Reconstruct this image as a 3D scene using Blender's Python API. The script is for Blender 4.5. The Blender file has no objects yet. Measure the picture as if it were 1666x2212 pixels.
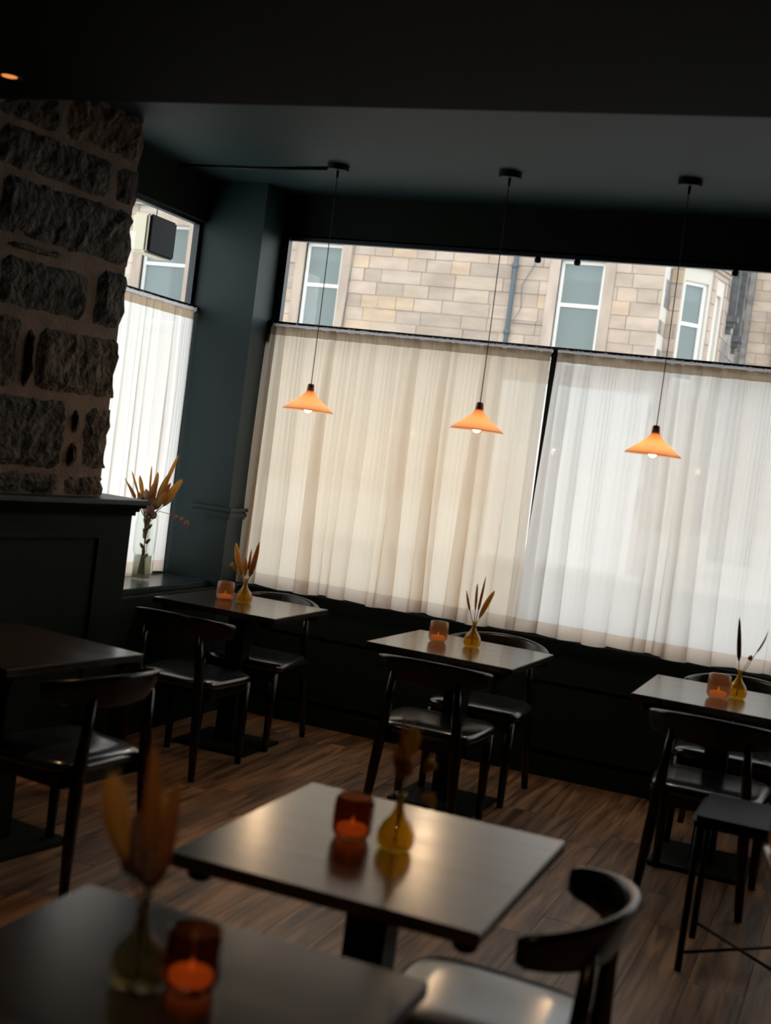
import bpy, bmesh, math, random
from mathutils import Vector, Matrix

R = math.radians
rnd = random.Random(7)
sc = bpy.context.scene
col = sc.collection

# ------------------------------------------------------------------ camera
CAM_H = 1.65
yaw, pitch, roll = R(21.08), R(2.80), R(7.339)
fwd = Vector((-math.sin(yaw) * math.cos(pitch), math.cos(yaw) * math.cos(pitch), -math.sin(pitch)))
rt0 = Vector((math.cos(yaw), math.sin(yaw), 0))
up0 = rt0.cross(fwd)
rt = rt0 * math.cos(roll) + up0 * math.sin(roll)
up = up0 * math.cos(roll) - rt0 * math.sin(roll)
cd = bpy.data.cameras.new('camera')
cam = bpy.data.objects.new('camera', cd)
col.objects.link(cam)
cam.matrix_world = Matrix(((rt.x, up.x, -fwd.x, 0), (rt.y, up.y, -fwd.y, 0), (rt.z, up.z, -fwd.z, CAM_H), (0, 0, 0, 1)))
cd.sensor_fit = 'VERTICAL'
cd.sensor_height = 36
cd.sensor_width = 36
cd.lens = 36 * 2755.4 / 2212
cd.clip_start = 0.05
cd.clip_end = 300
cd.dof.use_dof = True
cd.dof.focus_distance = 9.0
cd.dof.aperture_fstop = 2.5
sc.camera = cam

# ------------------------------------------------------------------ world, exposure
w = bpy.data.worlds.new('overcast_sky')
sc.world = w
w.use_nodes = True
nt = w.node_tree
nt.nodes.clear()
o = nt.nodes.new('ShaderNodeOutputWorld')
b = nt.nodes.new('ShaderNodeBackground')
b.inputs['Color'].default_value = (0.95, 0.98, 1.0, 1)
b.inputs['Strength'].default_value = 2.95
nt.links.new(b.outputs[0], o.inputs[0])
sc.view_settings.view_transform = 'Standard'
sc.view_settings.look = 'None'
sc.view_settings.exposure = 0.0
sc.view_settings.gamma = 1.0
sc.view_settings.use_curve_mapping = False
sc.cycles.max_bounces = 8
sc.cycles.diffuse_bounces = 4
sc.cycles.glossy_bounces = 3
sc.cycles.transmission_bounces = 4
sc.cycles.transparent_max_bounces = 16
sc.cycles.use_denoising = True
sc.cycles.sample_clamp_indirect = 6.0


# ------------------------------------------------------------------ helpers
def tag(ob, label=None, cat=None, group=None, kind=None):
    if label: ob['label'] = label
    if cat: ob['category'] = cat
    if group: ob['group'] = group
    if kind: ob['kind'] = kind
    return ob


def thing(name, label, cat, loc=(0, 0, 0), rz=0.0, group=None):
    e = bpy.data.objects.new(name, None)
    e.empty_display_size = 0.1
    col.objects.link(e)
    e.location = loc
    e.rotation_euler = (0, 0, rz)
    return tag(e, label, cat, group)


def fin(name, bm, mats, parent=None, smooth=False, kind=None, loc=None, rot=None):
    bmesh.ops.recalc_face_normals(bm, faces=bm.faces)
    me = bpy.data.meshes.new(name)
    bm.to_mesh(me)
    bm.free()
    if smooth:
        for p in me.polygons: p.use_smooth = True
    for m in (mats if isinstance(mats, (list, tuple)) else [mats]):
        me.materials.append(m)
    ob = bpy.data.objects.new(name, me)
    col.objects.link(ob)
    if parent: ob.parent = parent
    if loc: ob.location = loc
    if rot: ob.rotation_euler = rot
    if kind: ob['kind'] = kind
    return ob


def box(bm, x0, x1, y0, y1, z0, z1, mat=None, bev=0.0):
    m = Matrix.Translation(((x0 + x1) / 2, (y0 + y1) / 2, (z0 + z1) / 2)) @ Matrix.Diagonal((x1 - x0, y1 - y0, z1 - z0, 1))
    if mat is not None: m = mat @ m
    r = bmesh.ops.create_cube(bm, size=1.0, matrix=m)
    if bev > 0:
        es = set()
        for v in r['verts']:
            for e in v.link_edges: es.add(e)
        bmesh.ops.bevel(bm, geom=list(es), offset=bev, segments=2, affect='EDGES')
    return bm


def BX(*a, **k):
    bm = bmesh.new()
    box(bm, *a, **k)
    return bm


def tube(bm, pts, rad, n=8, caps=True, flat=1.0):
    pts = [Vector(p) for p in pts]
    if not isinstance(rad, (list, tuple)): rad = [rad] * len(pts)
    rings = []
    prev = None
    for i, p in enumerate(pts):
        t = (pts[min(i + 1, len(pts) - 1)] - pts[max(i - 1, 0)]).normalized()
        if prev is None:
            a = Vector((0, 0, 1)) if abs(t.z) < 0.9 else Vector((1, 0, 0))
            u = t.cross(a).normalized()
        else:
            u = (prev - t * prev.dot(t)).normalized()
        prev = u
        v = t.cross(u)
        rings.append([bm.verts.new(p + (u * math.cos(2 * math.pi * k / n) + v * flat * math.sin(2 * math.pi * k / n)) * rad[i]) for k in range(n)])
    for a, b2 in zip(rings, rings[1:]):
        for k in range(n):
            bm.faces.new((a[k], a[(k + 1) % n], b2[(k + 1) % n], b2[k]))
    if caps:
        bm.faces.new(rings[0])
        bm.faces.new(rings[-1])
    return bm


def lathe(bm, prof, n=28, cx=0, cy=0, cz=0):
    rings = []
    for r, z in prof:
        if r < 1e-5:
            rings.append([bm.verts.new((cx, cy, cz + z))])
        else:
            rings.append([bm.verts.new((cx + r * math.cos(2 * math.pi * k / n), cy + r * math.sin(2 * math.pi * k / n), cz + z)) for k in range(n)])
    for a, b2 in zip(rings, rings[1:]):
        if len(a) == 1 and len(b2) == 1: continue
        for k in range(n):
            k2 = (k + 1) % n
            if len(a) == 1: bm.faces.new((a[0], b2[k], b2[k2]))
            elif len(b2) == 1: bm.faces.new((a[k], a[k2], b2[0]))
            else: bm.faces.new((a[k], a[k2], b2[k2], b2[k]))
    return bm


def copy_tree(o, parent=None):
    c = o.copy()
    col.objects.link(c)
    c.parent = parent
    for ch in list(o.children): copy_tree(ch, c)
    return c


# ------------------------------------------------------------------ materials
class M:
    pass


def mat(name, color, rough=0.5, metal=0.0, spec=0.5, noise=None, bump=None, grain=None, coat=0.0, emit=None, estr=0.0, trans=0.0, rvar=0.0):
    m = bpy.data.materials.new(name)
    m.use_nodes = True
    n = m.node_tree
    p = n.nodes['Principled BSDF']
    p.inputs['Base Color'].default_value = (*color, 1)
    p.inputs['Roughness'].default_value = rough
    p.inputs['Metallic'].default_value = metal
    p.inputs['Specular IOR Level'].default_value = spec
    if coat:
        p.inputs['Coat Weight'].default_value = coat
        p.inputs['Coat Roughness'].default_value = 0.12
    if trans: p.inputs['Transmission Weight'].default_value = trans
    if emit:
        p.inputs['Emission Color'].default_value = (*emit, 1)
        p.inputs['Emission Strength'].default_value = estr
    tc = n.nodes.new('ShaderNodeTexCoord')
    if noise or grain:
        mp = n.nodes.new('ShaderNodeMapping')
        n.links.new(tc.outputs['Object'], mp.inputs[0])
        nz = n.nodes.new('ShaderNodeTexNoise')
        nz.inputs['Detail'].default_value = 5
        if grain:
            mp.inputs['Scale'].default_value = grain[0]
            nz.inputs['Scale'].default_value = 1.0
            nz.inputs['Distortion'].default_value = 0.6
            c2 = grain[1]
        else:
            nz.inputs['Scale'].default_value = noise[0]
            c2 = noise[1]
        n.links.new(mp.outputs[0], nz.inputs['Vector'])
        rp = n.nodes.new('ShaderNodeValToRGB')
        rp.color_ramp.elements[0].position = 0.35
        rp.color_ramp.elements[1].position = 0.68
        rp.color_ramp.elements[0].color = (*c2, 1)
        rp.color_ramp.elements[1].color = (*color, 1)
        n.links.new(nz.outputs['Fac'], rp.inputs[0])
        n.links.new(rp.outputs[0], p.inputs['Base Color'])
        if rvar:
            mr = n.nodes.new('ShaderNodeMapRange')
            mr.inputs['To Min'].default_value = rough - rvar
            mr.inputs['To Max'].default_value = rough + rvar
            n.links.new(nz.outputs['Fac'], mr.inputs[0])
            n.links.new(mr.outputs[0], p.inputs['Roughness'])
    if bump:
        bz = n.nodes.new('ShaderNodeTexNoise')
        bz.inputs['Scale'].default_value = bump[0]
        bz.inputs['Detail'].default_value = 6
        n.links.new(tc.outputs['Object'], bz.inputs['Vector'])
        bp = n.nodes.new('ShaderNodeBump')
        bp.inputs['Strength'].default_value = bump[1]
        bp.inputs['Distance'].default_value = bump[2]
        n.links.new(bz.outputs['Fac'], bp.inputs['Height'])
        n.links.new(bp.outputs[0], p.inputs['Normal'])
    return m


def cloth_mat(name, color, tcol, see):
    m = bpy.data.materials.new(name)
    m.use_nodes = True
    n = m.node_tree
    n.nodes.clear()
    out = n.nodes.new('ShaderNodeOutputMaterial')
    d = n.nodes.new('ShaderNodeBsdfDiffuse'); d.inputs[0].default_value = (*color, 1)
    t = n.nodes.new('ShaderNodeBsdfTranslucent'); t.inputs[0].default_value = (*tcol, 1)
    a = n.nodes.new('ShaderNodeMixShader'); a.inputs[0].default_value = 0.6
    n.links.new(d.outputs[0], a.inputs[1]); n.links.new(t.outputs[0], a.inputs[2])
    tr = n.nodes.new('ShaderNodeBsdfTransparent'); tr.inputs[0].default_value = (1, 1, 1, 1)
    x = n.nodes.new('ShaderNodeMixShader'); x.inputs[0].default_value = see
    n.links.new(a.outputs[0], x.inputs[1]); n.links.new(tr.outputs[0], x.inputs[2])
    n.links.new(x.outputs[0], out.inputs[0])
    return m


def glass_mat(name, tint, refl=0.5, rough=0.02, body=None, bodyw=0.0):
    """thin glass: see-through tint with a fresnel mirror, optional milky body"""
    m = bpy.data.materials.new(name)
    m.use_nodes = True
    n = m.node_tree
    n.nodes.clear()
    out = n.nodes.new('ShaderNodeOutputMaterial')
    tr = n.nodes.new('ShaderNodeBsdfTransparent'); tr.inputs[0].default_value = (*tint, 1)
    last = tr
    if body:
        tl = n.nodes.new('ShaderNodeBsdfTranslucent'); tl.inputs[0].default_value = (*body, 1)
        df = n.nodes.new('ShaderNodeBsdfDiffuse'); df.inputs[0].default_value = (*body, 1)
        mm = n.nodes.new('ShaderNodeMixShader'); mm.inputs[0].default_value = 0.5
        n.links.new(tl.outputs[0], mm.inputs[1]); n.links.new(df.outputs[0], mm.inputs[2])
        m2 = n.nodes.new('ShaderNodeMixShader'); m2.inputs[0].default_value = bodyw
        n.links.new(tr.outputs[0], m2.inputs[1]); n.links.new(mm.outputs[0], m2.inputs[2])
        last = m2
    g = n.nodes.new('ShaderNodeBsdfGlossy'); g.inputs['Roughness'].default_value = rough
    lw = n.nodes.new('ShaderNodeFresnel')
    ge = n.nodes.new('ShaderNodeNewGeometry')      # same mirror strength on entry and exit faces
    im = n.nodes.new('ShaderNodeMapRange')
    im.inputs['To Min'].default_value = 1.0 + refl
    im.inputs['To Max'].default_value = 1.0 / (1.0 + refl)
    n.links.new(ge.outputs['Backfacing'], im.inputs[0]); n.links.new(im.outputs[0], lw.inputs['IOR'])
    x = n.nodes.new('ShaderNodeMixShader')
    n.links.new(lw.outputs[0], x.inputs[0]); n.links.new(last.outputs[0], x.inputs[1]); n.links.new(g.outputs[0], x.inputs[2])
    n.links.new(x.outputs[0], out.inputs[0])
    return m


def stone_mat(name, stops, noise_scale, streak, bump, dark=0.7, rough=0.9):
    """masonry: tone picked per stone, mottled and streaked by noise"""
    m = bpy.data.materials.new(name)
    m.use_nodes = True
    n = m.node_tree
    p = n.nodes['Principled BSDF']
    p.inputs['Roughness'].default_value = rough
    p.inputs['Specular IOR Level'].default_value = 0.15
    oi = n.nodes.new('ShaderNodeObjectInfo')
    ge = n.nodes.new('ShaderNodeNewGeometry')
    ad = n.nodes.new('ShaderNodeMath'); ad.operation = 'ADD'
    n.links.new(oi.outputs['Random'], ad.inputs[0]); n.links.new(ge.outputs['Random Per Island'], ad.inputs[1])
    fr = n.nodes.new('ShaderNodeMath'); fr.operation = 'FRACT'
    n.links.new(ad.outputs[0], fr.inputs[0])
    rp = n.nodes.new('ShaderNodeValToRGB')
    rp.color_ramp.interpolation = 'CONSTANT'
    el = rp.color_ramp.elements
    el[0].position = stops[0][0]; el[0].color = (*stops[0][1], 1)
    el[1].position = stops[1][0]; el[1].color = (*stops[1][1], 1)
    for s in stops[2:]:
        e = el.new(s[0]); e.color = (*s[1], 1)
    n.links.new(fr.outputs[0], rp.inputs[0])
    tc = n.nodes.new('ShaderNodeTexCoord')
    geo_pos = ge.outputs['Position']
    mp = n.nodes.new('ShaderNodeMapping'); mp.inputs['Scale'].default_value = streak
    n.links.new(geo_pos, mp.inputs[0])
    nz = n.nodes.new('ShaderNodeTexNoise'); nz.inputs['Scale'].default_value = noise_scale; nz.inputs['Detail'].default_value = 6
    n.links.new(mp.outputs[0], nz.inputs['Vector'])
    mr = n.nodes.new('ShaderNodeMapRange')
    mr.inputs['From Min'].default_value = 0.35; mr.inputs['From Max'].default_value = 0.65
    mr.inputs['To Min'].default_value = dark; mr.inputs['To Max'].default_value = 1.08
    n.links.new(nz.outputs['Fac'], mr.inputs[0])
    mx = n.nodes.new('ShaderNodeMix'); mx.data_type = 'RGBA'; mx.blend_type = 'MULTIPLY'
    mx.inputs[0].default_value = 1.0
    n.links.new(rp.outputs[0], mx.inputs[6]); n.links.new(mr.outputs[0], mx.inputs[7])
    n.links.new(mx.outputs[2], p.inputs['Base Color'])
    bz = n.nodes.new('ShaderNodeTexNoise'); bz.inputs['Scale'].default_value = bump[0]; bz.inputs['Detail'].default_value = 8
    n.links.new(geo_pos, bz.inputs['Vector'])
    bp = n.nodes.new('ShaderNodeBump'); bp.inputs['Strength'].default_value = bump[1]; bp.inputs['Distance'].default_value = bump[2]
    n.links.new(bz.outputs['Fac'], bp.inputs['Height'])
    n.links.new(bp.outputs[0], p.inputs['Normal'])
    return m


M.paint = mat('charcoal_green_paint', (0.011, 0.027, 0.030), 0.5, spec=0.25, noise=(3, (0.010, 0.024, 0.026)), bump=(60, 0.15, 0.002))
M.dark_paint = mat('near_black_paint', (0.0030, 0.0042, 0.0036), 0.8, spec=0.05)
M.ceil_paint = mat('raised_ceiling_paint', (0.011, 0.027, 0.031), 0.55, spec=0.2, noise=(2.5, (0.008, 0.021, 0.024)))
M.black_metal = mat('black_metal', (0.012, 0.014, 0.012), 0.5, spec=0.15)
M.frame_blue = mat('blue_black_frame', (0.014, 0.022, 0.032), 0.4)
M.black_wood = mat('black_stained_wood', (0.014, 0.014, 0.012), 0.26, spec=0.45, grain=((6, 60, 6), (0.006, 0.005, 0.005)))
M.table_top = mat('dark_oak_top', (0.036, 0.024, 0.017), 0.215, spec=1.3, grain=((2.0, 34, 2), (0.014, 0.010, 0.008)), rvar=0.05)
M.leather = mat('charcoal_leather', (0.016, 0.018, 0.022), 0.19, spec=0.9, bump=(140, 0.12, 0.001))
M.shaft = mat('soot_dark_stone', (0.13, 0.13, 0.135), 0.9, noise=(6, (0.08, 0.08, 0.085)))
M.stool = mat('blue_black_stool_leather', (0.012, 0.019, 0.027), 0.6, spec=0.12, bump=(120, .15, .001))
M.wall_dark = mat('dark_wall_paint', (0.013, 0.019, 0.015), 0.8, spec=0.08)
M.copper_top = mat('shade_neck_wood', (0.20, 0.085, 0.045), 0.55)
M.shade = cloth_mat('terracotta_shade', (0.74, 0.60, 0.53), (0.74, 0.50, 0.36), 0.0)
M.bulb = mat('lit_bulb', (1, 0.8, 0.5), 0.4, emit=(1.0, 0.56, 0.22), estr=60)
M.cord = mat('grey_cord', (0.05, 0.045, 0.045), 0.7)
M.sheer = cloth_mat('sheer_cream_cloth', (0.80, 0.74, 0.66), (0.95, 0.82, 0.67), 0.14)
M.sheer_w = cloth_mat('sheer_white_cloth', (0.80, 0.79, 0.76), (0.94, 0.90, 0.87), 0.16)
M.sheer2 = cloth_mat('double_cream_cloth', (0.66, 0.56, 0.49), (0.72, 0.60, 0.50), 0.08)
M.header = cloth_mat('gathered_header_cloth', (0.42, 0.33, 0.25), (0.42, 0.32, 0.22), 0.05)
M.ruffle = cloth_mat('white_ruffle', (0.85, 0.84, 0.88), (0.92, 0.9, 0.93), 0.12)
M.glass = glass_mat('window_glass', (0.97, 0.985, 0.98), 0.45)
M.amber = glass_mat('amber_jar_glass', (0.84, 0.66, 0.50), 0.5, 0.08, (0.50, 0.33, 0.20), 0.34)
M.amber_d = glass_mat('dark_amber_jar_glass', (0.56, 0.32, 0.19), 0.5, 0.06, (0.20, 0.10, 0.06), 0.06)
M.yellow = glass_mat('yellow_vase_glass', (0.95, 0.78, 0.30), 0.5, 0.03, (0.75, 0.55, 0.12), 0.22)
M.smoke = glass_mat('smoked_clear_glass', (0.80, 0.76, 0.60), 0.5, 0.03, (0.4, 0.35, 0.2), 0.06)
M.clear = glass_mat('clear_vase_glass', (0.965, 0.98, 0.97), 0.45, 0.02)
M.water = glass_mat('murky_vase_water', (0.80, 0.82, 0.72), 0.33, 0.02, (0.50, 0.52, 0.42), 0.35)
M.ledge = mat('glossy_ledge_paint', (0.013, 0.025, 0.027), 0.24, spec=0.7)
M.wax = mat('glowing_candle_wax', (0.8, 0.45, 0.2), 0.6, emit=(1.0, 0.36, 0.10), estr=0.55)
M.flame = mat('candle_flame', (1, 0.6, 0.2), 0.5, emit=(1.0, 0.45, 0.14), estr=.8)
M.plume = cloth_mat('golden_dried_plume', (0.62, 0.40, 0.15), (0.75, 0.48, 0.16), 0.0)
M.plume_r = cloth_mat('rust_dried_plume', (0.48, 0.25, 0.11), (0.60, 0.30, 0.11), 0.0)
M.plume_d = mat('dark_dried_spike', (0.12, 0.07, 0.06), 0.9, bump=(150, 0.8, 0.004))
M.petal = cloth_mat('dusty_pink_flower', (0.55, 0.38, 0.32), (0.50, 0.32, 0.26), 0.0)
M.stem = mat('dried_stem', (0.16, 0.11, 0.04), 0.8)
M.white_frame = mat('white_sash_paint', (0.82, 0.81, 0.78), 0.5)
M.pipe = mat('blue_grey_drainpipe', (0.075, 0.10, 0.12), 0.5)
M.pane = glass_mat('sash_pane', (0.72, 0.80, 0.79), 0.6, 0.02, (0.42, 0.48, 0.48), 0.5)
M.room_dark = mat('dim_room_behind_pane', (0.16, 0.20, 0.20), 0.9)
M.blind = mat('pale_blind', (0.62, 0.66, 0.66), 0.8)
M.net = mat('white_net_curtain', (0.80, 0.82, 0.80), 0.9, grain=((30, 1, 0.6), (0.60, 0.64, 0.63)))
M.ash = stone_mat('sandstone_ashlar', [(0.0, (0.456, 0.361, 0.292)), (0.22, (0.416, 0.332, 0.270)), (0.42, (0.480, 0.384, 0.313)), (0.60, (0.392, 0.320, 0.266)), (0.74, (0.504, 0.380, 0.277)), (0.88, (0.440, 0.358, 0.302))], 1.3, (1, 1, 2.2), (12, 0.4, 0.03), 0.84)
M.grey_stone = stone_mat('grey_weathered_stone', [(0.0, (0.288, 0.261, 0.245)), (0.35, (0.216, 0.205, 0.205)), (0.7, (0.368, 0.313, 0.266))], 1.6, (1, 1, 2.0), (10, 0.5, 0.03), 0.65)
M.dressed = stone_mat('dressed_margin_stone', [(0.0, (0.464, 0.380, 0.317)), (0.5, (0.432, 0.350, 0.288))], 2.0, (1.5, 1.5, 0.5), (12, 0.3, 0.02), 0.82)
M.mortar_out = mat('pale_outdoor_mortar', (0.55, 0.51, 0.46), 0.95)
M.white_render = mat('white_painted_ground_floor', (0.80, 0.80, 0.80), 0.7, noise=(1.5, (0.70, 0.71, 0.72)))
M.asphalt = mat('wet_grey_street', (0.22, 0.22, 0.22), 0.7, noise=(2, (0.17, 0.17, 0.17)))
M.paving = mat('pale_pavement', (0.46, 0.44, 0.41), 0.85, noise=(2, (0.36, 0.35, 0.33)))
M.rubble = stone_mat('brown_rubble_stone', [(0.0, (0.150, 0.118, 0.088)), (0.3, (0.120, 0.100, 0.080)), (0.6, (0.165, 0.128, 0.092)), (0.8, (0.125, 0.110, 0.095))], 14, (1.6, 1.6, .8), (34, 1.0, 0.05), 0.30)
M.mortar = mat('sandy_rubble_mortar', (0.21, 0.14, 0.10), 0.95, noise=(8, (0.13, 0.09, 0.068)), bump=(60, 0.6, 0.01))
M.box_cream = mat('cream_box_paint', (0.62, 0.57, 0.44), 0.5)
M.gloss_black = mat('gloss_black_panel', (0.01, 0.01, 0.012), 0.35, spec=0.04)
M.brass = mat('warm_spot_lens', (1, 0.5, 0.2), 0.5, emit=(1.0, 0.32, 0.08), estr=0.9)
M.white_plate = mat('pale_canopy_face', (0.16, 0.17, 0.16), 0.5)


def plank_mat():
    m = bpy.data.materials.new('brown_wood_floor_planks')
    m.use_nodes = True
    n = m.node_tree
    p = n.nodes['Principled BSDF']
    p.inputs['Specular IOR Level'].default_value = 0.45
    p.inputs['Roughness'].default_value = 0.42
    oi = n.nodes.new('ShaderNodeObjectInfo')
    ge = n.nodes.new('ShaderNodeNewGeometry')
    mp = n.nodes.new('ShaderNodeMapping'); mp.inputs['Scale'].default_value = (26, 1.6, 1)
    cb = n.nodes.new('ShaderNodeCombineXYZ')
    ml = n.nodes.new('ShaderNodeMath'); ml.operation = 'MULTIPLY'; ml.inputs[1].default_value = 40
    n.links.new(oi.outputs['Random'], ml.inputs[0]); n.links.new(ml.outputs[0], cb.inputs[2])
    va = n.nodes.new('ShaderNodeVectorMath'); va.operation = 'ADD'
    n.links.new(ge.outputs['Position'], va.inputs[0]); n.links.new(cb.outputs[0], va.inputs[1])
    n.links.new(va.outputs[0], mp.inputs[0])
    nz = n.nodes.new('ShaderNodeTexNoise'); nz.inputs['Scale'].default_value = 1; nz.inputs['Detail'].default_value = 6; nz.inputs['Distortion'].default_value = 0.8
    n.links.new(mp.outputs[0], nz.inputs['Vector'])
    rp = n.nodes.new('ShaderNodeValToRGB')
    e = rp.color_ramp.elements
    e[0].position = 0.36; e[0].color = (0.11, 0.053, 0.025, 1)
    e[1].position = 0.66; e[1].color = (0.46, 0.25, 0.125, 1)
    n.links.new(nz.outputs['Fac'], rp.inputs[0])
    mr = n.nodes.new('ShaderNodeMapRange'); mr.inputs['To Min'].default_value = 0.8; mr.inputs['To Max'].default_value = 1.12
    n.links.new(oi.outputs['Random'], mr.inputs[0])
    mx = n.nodes.new('ShaderNodeMix'); mx.data_type = 'RGBA'; mx.blend_type = 'MULTIPLY'; mx.inputs[0].default_value = 1
    n.links.new(rp.outputs[0], mx.inputs[6]); n.links.new(mr.outputs[0], mx.inputs[7])
    n.links.new(mx.outputs[2], p.inputs['Base Color'])
    bp = n.nodes.new('ShaderNodeBump'); bp.inputs['Strength'].default_value = 0.25; bp.inputs['Distance'].default_value = 0.003
    n.links.new(nz.outputs['Fac'], bp.inputs['Height']); n.links.new(bp.outputs[0], p.inputs['Normal'])
    return m


M.plank = plank_mat()

# ------------------------------------------------------------------ room shell
XR, YB = 3.6, -3.2            # right wall, rear wall
D = 6.776                     # window wall inner face
YC = 6.72                     # curtain plane
XW, XP = -3.85, -3.464        # side window plane, pier corner
YP = 6.50                     # pier front face
ZC, ZL, ZH = 3.06, 2.75, 2.815  # raised ceiling, low ceiling, window head
SILL = 0.75


def struct(name, bm, m, label=None, parent=None):
    ob = fin(name, bm, m, parent)
    if not parent: ob['kind'] = 'structure'
    if label: ob['label'] = label
    return ob


floor = struct('floor', BX(-4.6, XR + .2, YB - .2, D + .2, -0.12, -0.012), M.dark_paint, 'brown wood plank floor of the dining room')
# planks run towards the window wall
pw, gap = 0.19, 0.0025
x = -4.0
k = 0
while x < 1.3:
    y = 0.9 - rnd.random() * 1.3
    while y < D:
        L = 1.25
        y0, y1 = max(y, 0.6), min(y + L, D)
        if y1 - y0 > 0.05:
            fin('plank', BX(x + gap / 2, x + pw - gap / 2, y0 + gap / 2, y1 - gap / 2, -0.014, rnd.uniform(-.0006, 0)), M.plank, floor)
        y += L
    x += pw
bm = bmesh.new()
x = -4.0
while x < XR:
    for (a, b_) in (((YB, .6),) if x < 1.25 else ((YB, 1.7), (1.7, 4.2), (4.2, D))):
        box(bm, x + gap / 2, min(x + pw, XR) - gap / 2, a + gap / 2, b_ - gap / 2, -0.014, 0)
    x += pw
o = fin('plank_field', bm, M.plank, floor, kind='stuff')

# ceilings
ceil = struct('ceiling', BX(-4.3, XR + .2, 3.87, D + .3, ZC, ZC + .15), M.ceil_paint, 'raised dark grey-green ceiling over the window tables')
bm = bmesh.new()
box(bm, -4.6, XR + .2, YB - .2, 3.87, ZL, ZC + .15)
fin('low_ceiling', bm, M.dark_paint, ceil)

# window wall (below sill, head above, right of window)
wb = bmesh.new()
box(wb, XP - .45, XR + .2, D, D + .20, -0.1, SILL - .01)
box(wb, XP - .45, XR + .2, D, D + .045, ZH, ZC + .15)
box(wb, 3.2, XR + .2, D, D + .30, SILL - .01, ZH)
wall_back = struct('wall_back', wb, M.wall_dark, 'dark window wall with panelled apron under the curtains')
# panel mouldings of the apron
for i, (a, b_) in enumerate(((-3.3, -1.85), (-1.65, -0.2), (0, 1.5), (1.7, 3.1))):
    bm = bmesh.new()
    box(bm, a, b_, D - .012, D, .515, .53); box(bm, a, b_, D - .012, D, .14, .155)
    box(bm, a, a + .015, D - .012, D, .155, .515); box(bm, b_ - .015, b_, D - .012, D, .155, .515)
    fin('panel_moulding', bm, M.wall_dark, wall_back)
struct('baseboard_back', BX(XP, XR, D - .018, D, 0, .10), M.wall_dark)
# head boxing that hides the top of the window
# pier between the windows
pier = bmesh.new()
box(pier, XW - .02, XP, YP, D + .03, -0.1, ZC + .1)
pier = struct('wall_corner', pier, M.paint, 'grey-green corner pier between side window and front window')
bm = bmesh.new()
for (z0, z1, pr) in ((1.135, 1.150, .012), (1.150, 1.170, .024), (1.170, 1.182, .014), (1.182, 1.200, .030)):
    box(bm, -3.70, XP + pr, YP - pr, D - .04, z0, z1)
fin('dado_rail', bm, M.paint, pier)

# left wall: rubble wall turned 8 degrees, side window beyond it
A8 = R(8)
LW = Matrix.Translation((-3.5, 5.27, 0)) @ Matrix.Rotation(-A8, 4, 'Z')   # local +y runs along the wall to its end
wl = bmesh.new()
box(wl, -0.42, -0.008, -9.0, -0.02, -0.1, ZC + .1, mat=LW)
wall_left = struct('wall_left', wl, M.mortar, 'exposed rubble stone wall at the left end of the room')


def rough_stone(y0, y1, z0, z1, seed, edge=False):
    r = random.Random(seed)
    bm = bmesh.new()
    ny = max(3, int((y1 - y0) / .045)); nz = max(3, int((z1 - z0) / .040))
    depth = r.uniform(.006, .018)
    grid = []
    for i in range(ny + 1):
        row = []
        for j in range(nz + 1):
            u, v = i / ny, j / nz
            py = y0 + (y1 - y0) * u; pz = z0 + (z1 - z0) * v
            bord = min(u, 1 - u, v, 1 - v)
            e = 0 if bord < 1e-6 else 1
            dx = e * (depth + r.uniform(-.011, .011)) if e else -0.014
            j_ = min(.009, (y1 - y0) * .07)
            if not e or True:
                py += r.uniform(-j_, j_) + (r.uniform(-.012, .012) if edge and i == ny else 0)
                pz += r.uniform(-j_, j_) * (1 if 0 < j < nz else .8)
            cn = (i in (0, ny)) and (j in (0, nz))
            if cn:
                k_ = min(.010, (y1 - y0) * .12); py += (k_ if i == 0 else -k_); pz += (k_ if j == 0 else -k_)
            row.append(bm.verts.new(LW @ Vector((dx, py, pz))))
        grid.append(row)
    for i in range(ny):
        for j in range(nz):
            bm.faces.new((grid[i][j], grid[i + 1][j], grid[i + 1][j + 1], grid[i][j + 1]))
    # sides back into the wall
    loop = [grid[i][0] for i in range(ny + 1)] + [grid[ny][j] for j in range(1, nz + 1)] + [grid[i][nz] for i in range(ny - 1, -1, -1)] + [grid[0][j] for j in range(nz - 1, 0, -1)]
    back = []
    inv = LW.inverted()
    dpt = -0.40 if edge else -.10
    for v in loop:
        q = inv @ v.co
        if edge and abs(q.y - y1) < .05:
            back.append(bm.verts.new(LW @ Vector((dpt, q.y + r.uniform(-.008, .008), q.z))))
        else:
            back.append(bm.verts.new(LW @ Vector((-.09, q.y, q.z))))
    for i in range(len(loop)):
        j = (i + 1) % len(loop)
        bm.faces.new((loop[i], loop[j], back[j], back[i]))
    return bm


g = .006
ST = []
def course(z0, z1, ys):
    for a, b_ in zip(ys, ys[1:]):
        ST.append((a + g, b_ - g * (1 if b_ < -.001 else -0.3), z0 + g, z1 - g, b_ > -.001))
course(1.235, 1.352, (-1.3, -.9, -.285, 0))
course(1.352, 1.690, (-1.5, -1.12, -.72, -.292, 0) if False else (-1.5, -1.05, -.292))
ST += [(-.275, -.21, 1.372, 1.50, False), (-.265, -.215, 1.53, 1.655, False), (-.185, .004, 1.372, 1.672, True)]
course(1.690, 2.030, (-1.5, -1.1, -.625))
ST += [(-.605, -.565, 1.71, 1.985, False), (-.54, .004, 1.712, 2.005, True)]
course(2.030, 2.300, (-1.6, -1.2, -.82))
ST += [(-.80, -.245, 2.05, 2.285, False), (-.212, .004, 2.048, 2.322, True), (-.78, -.44, 2.302, 2.338, False)]
course(2.345, 2.625, (-1.6, -.85, 0))
course(2.625, 2.830, (-1.5, -.9, -.17, 0))
course(2.830, 3.075, (-1.5, -.53, 0))
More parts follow.
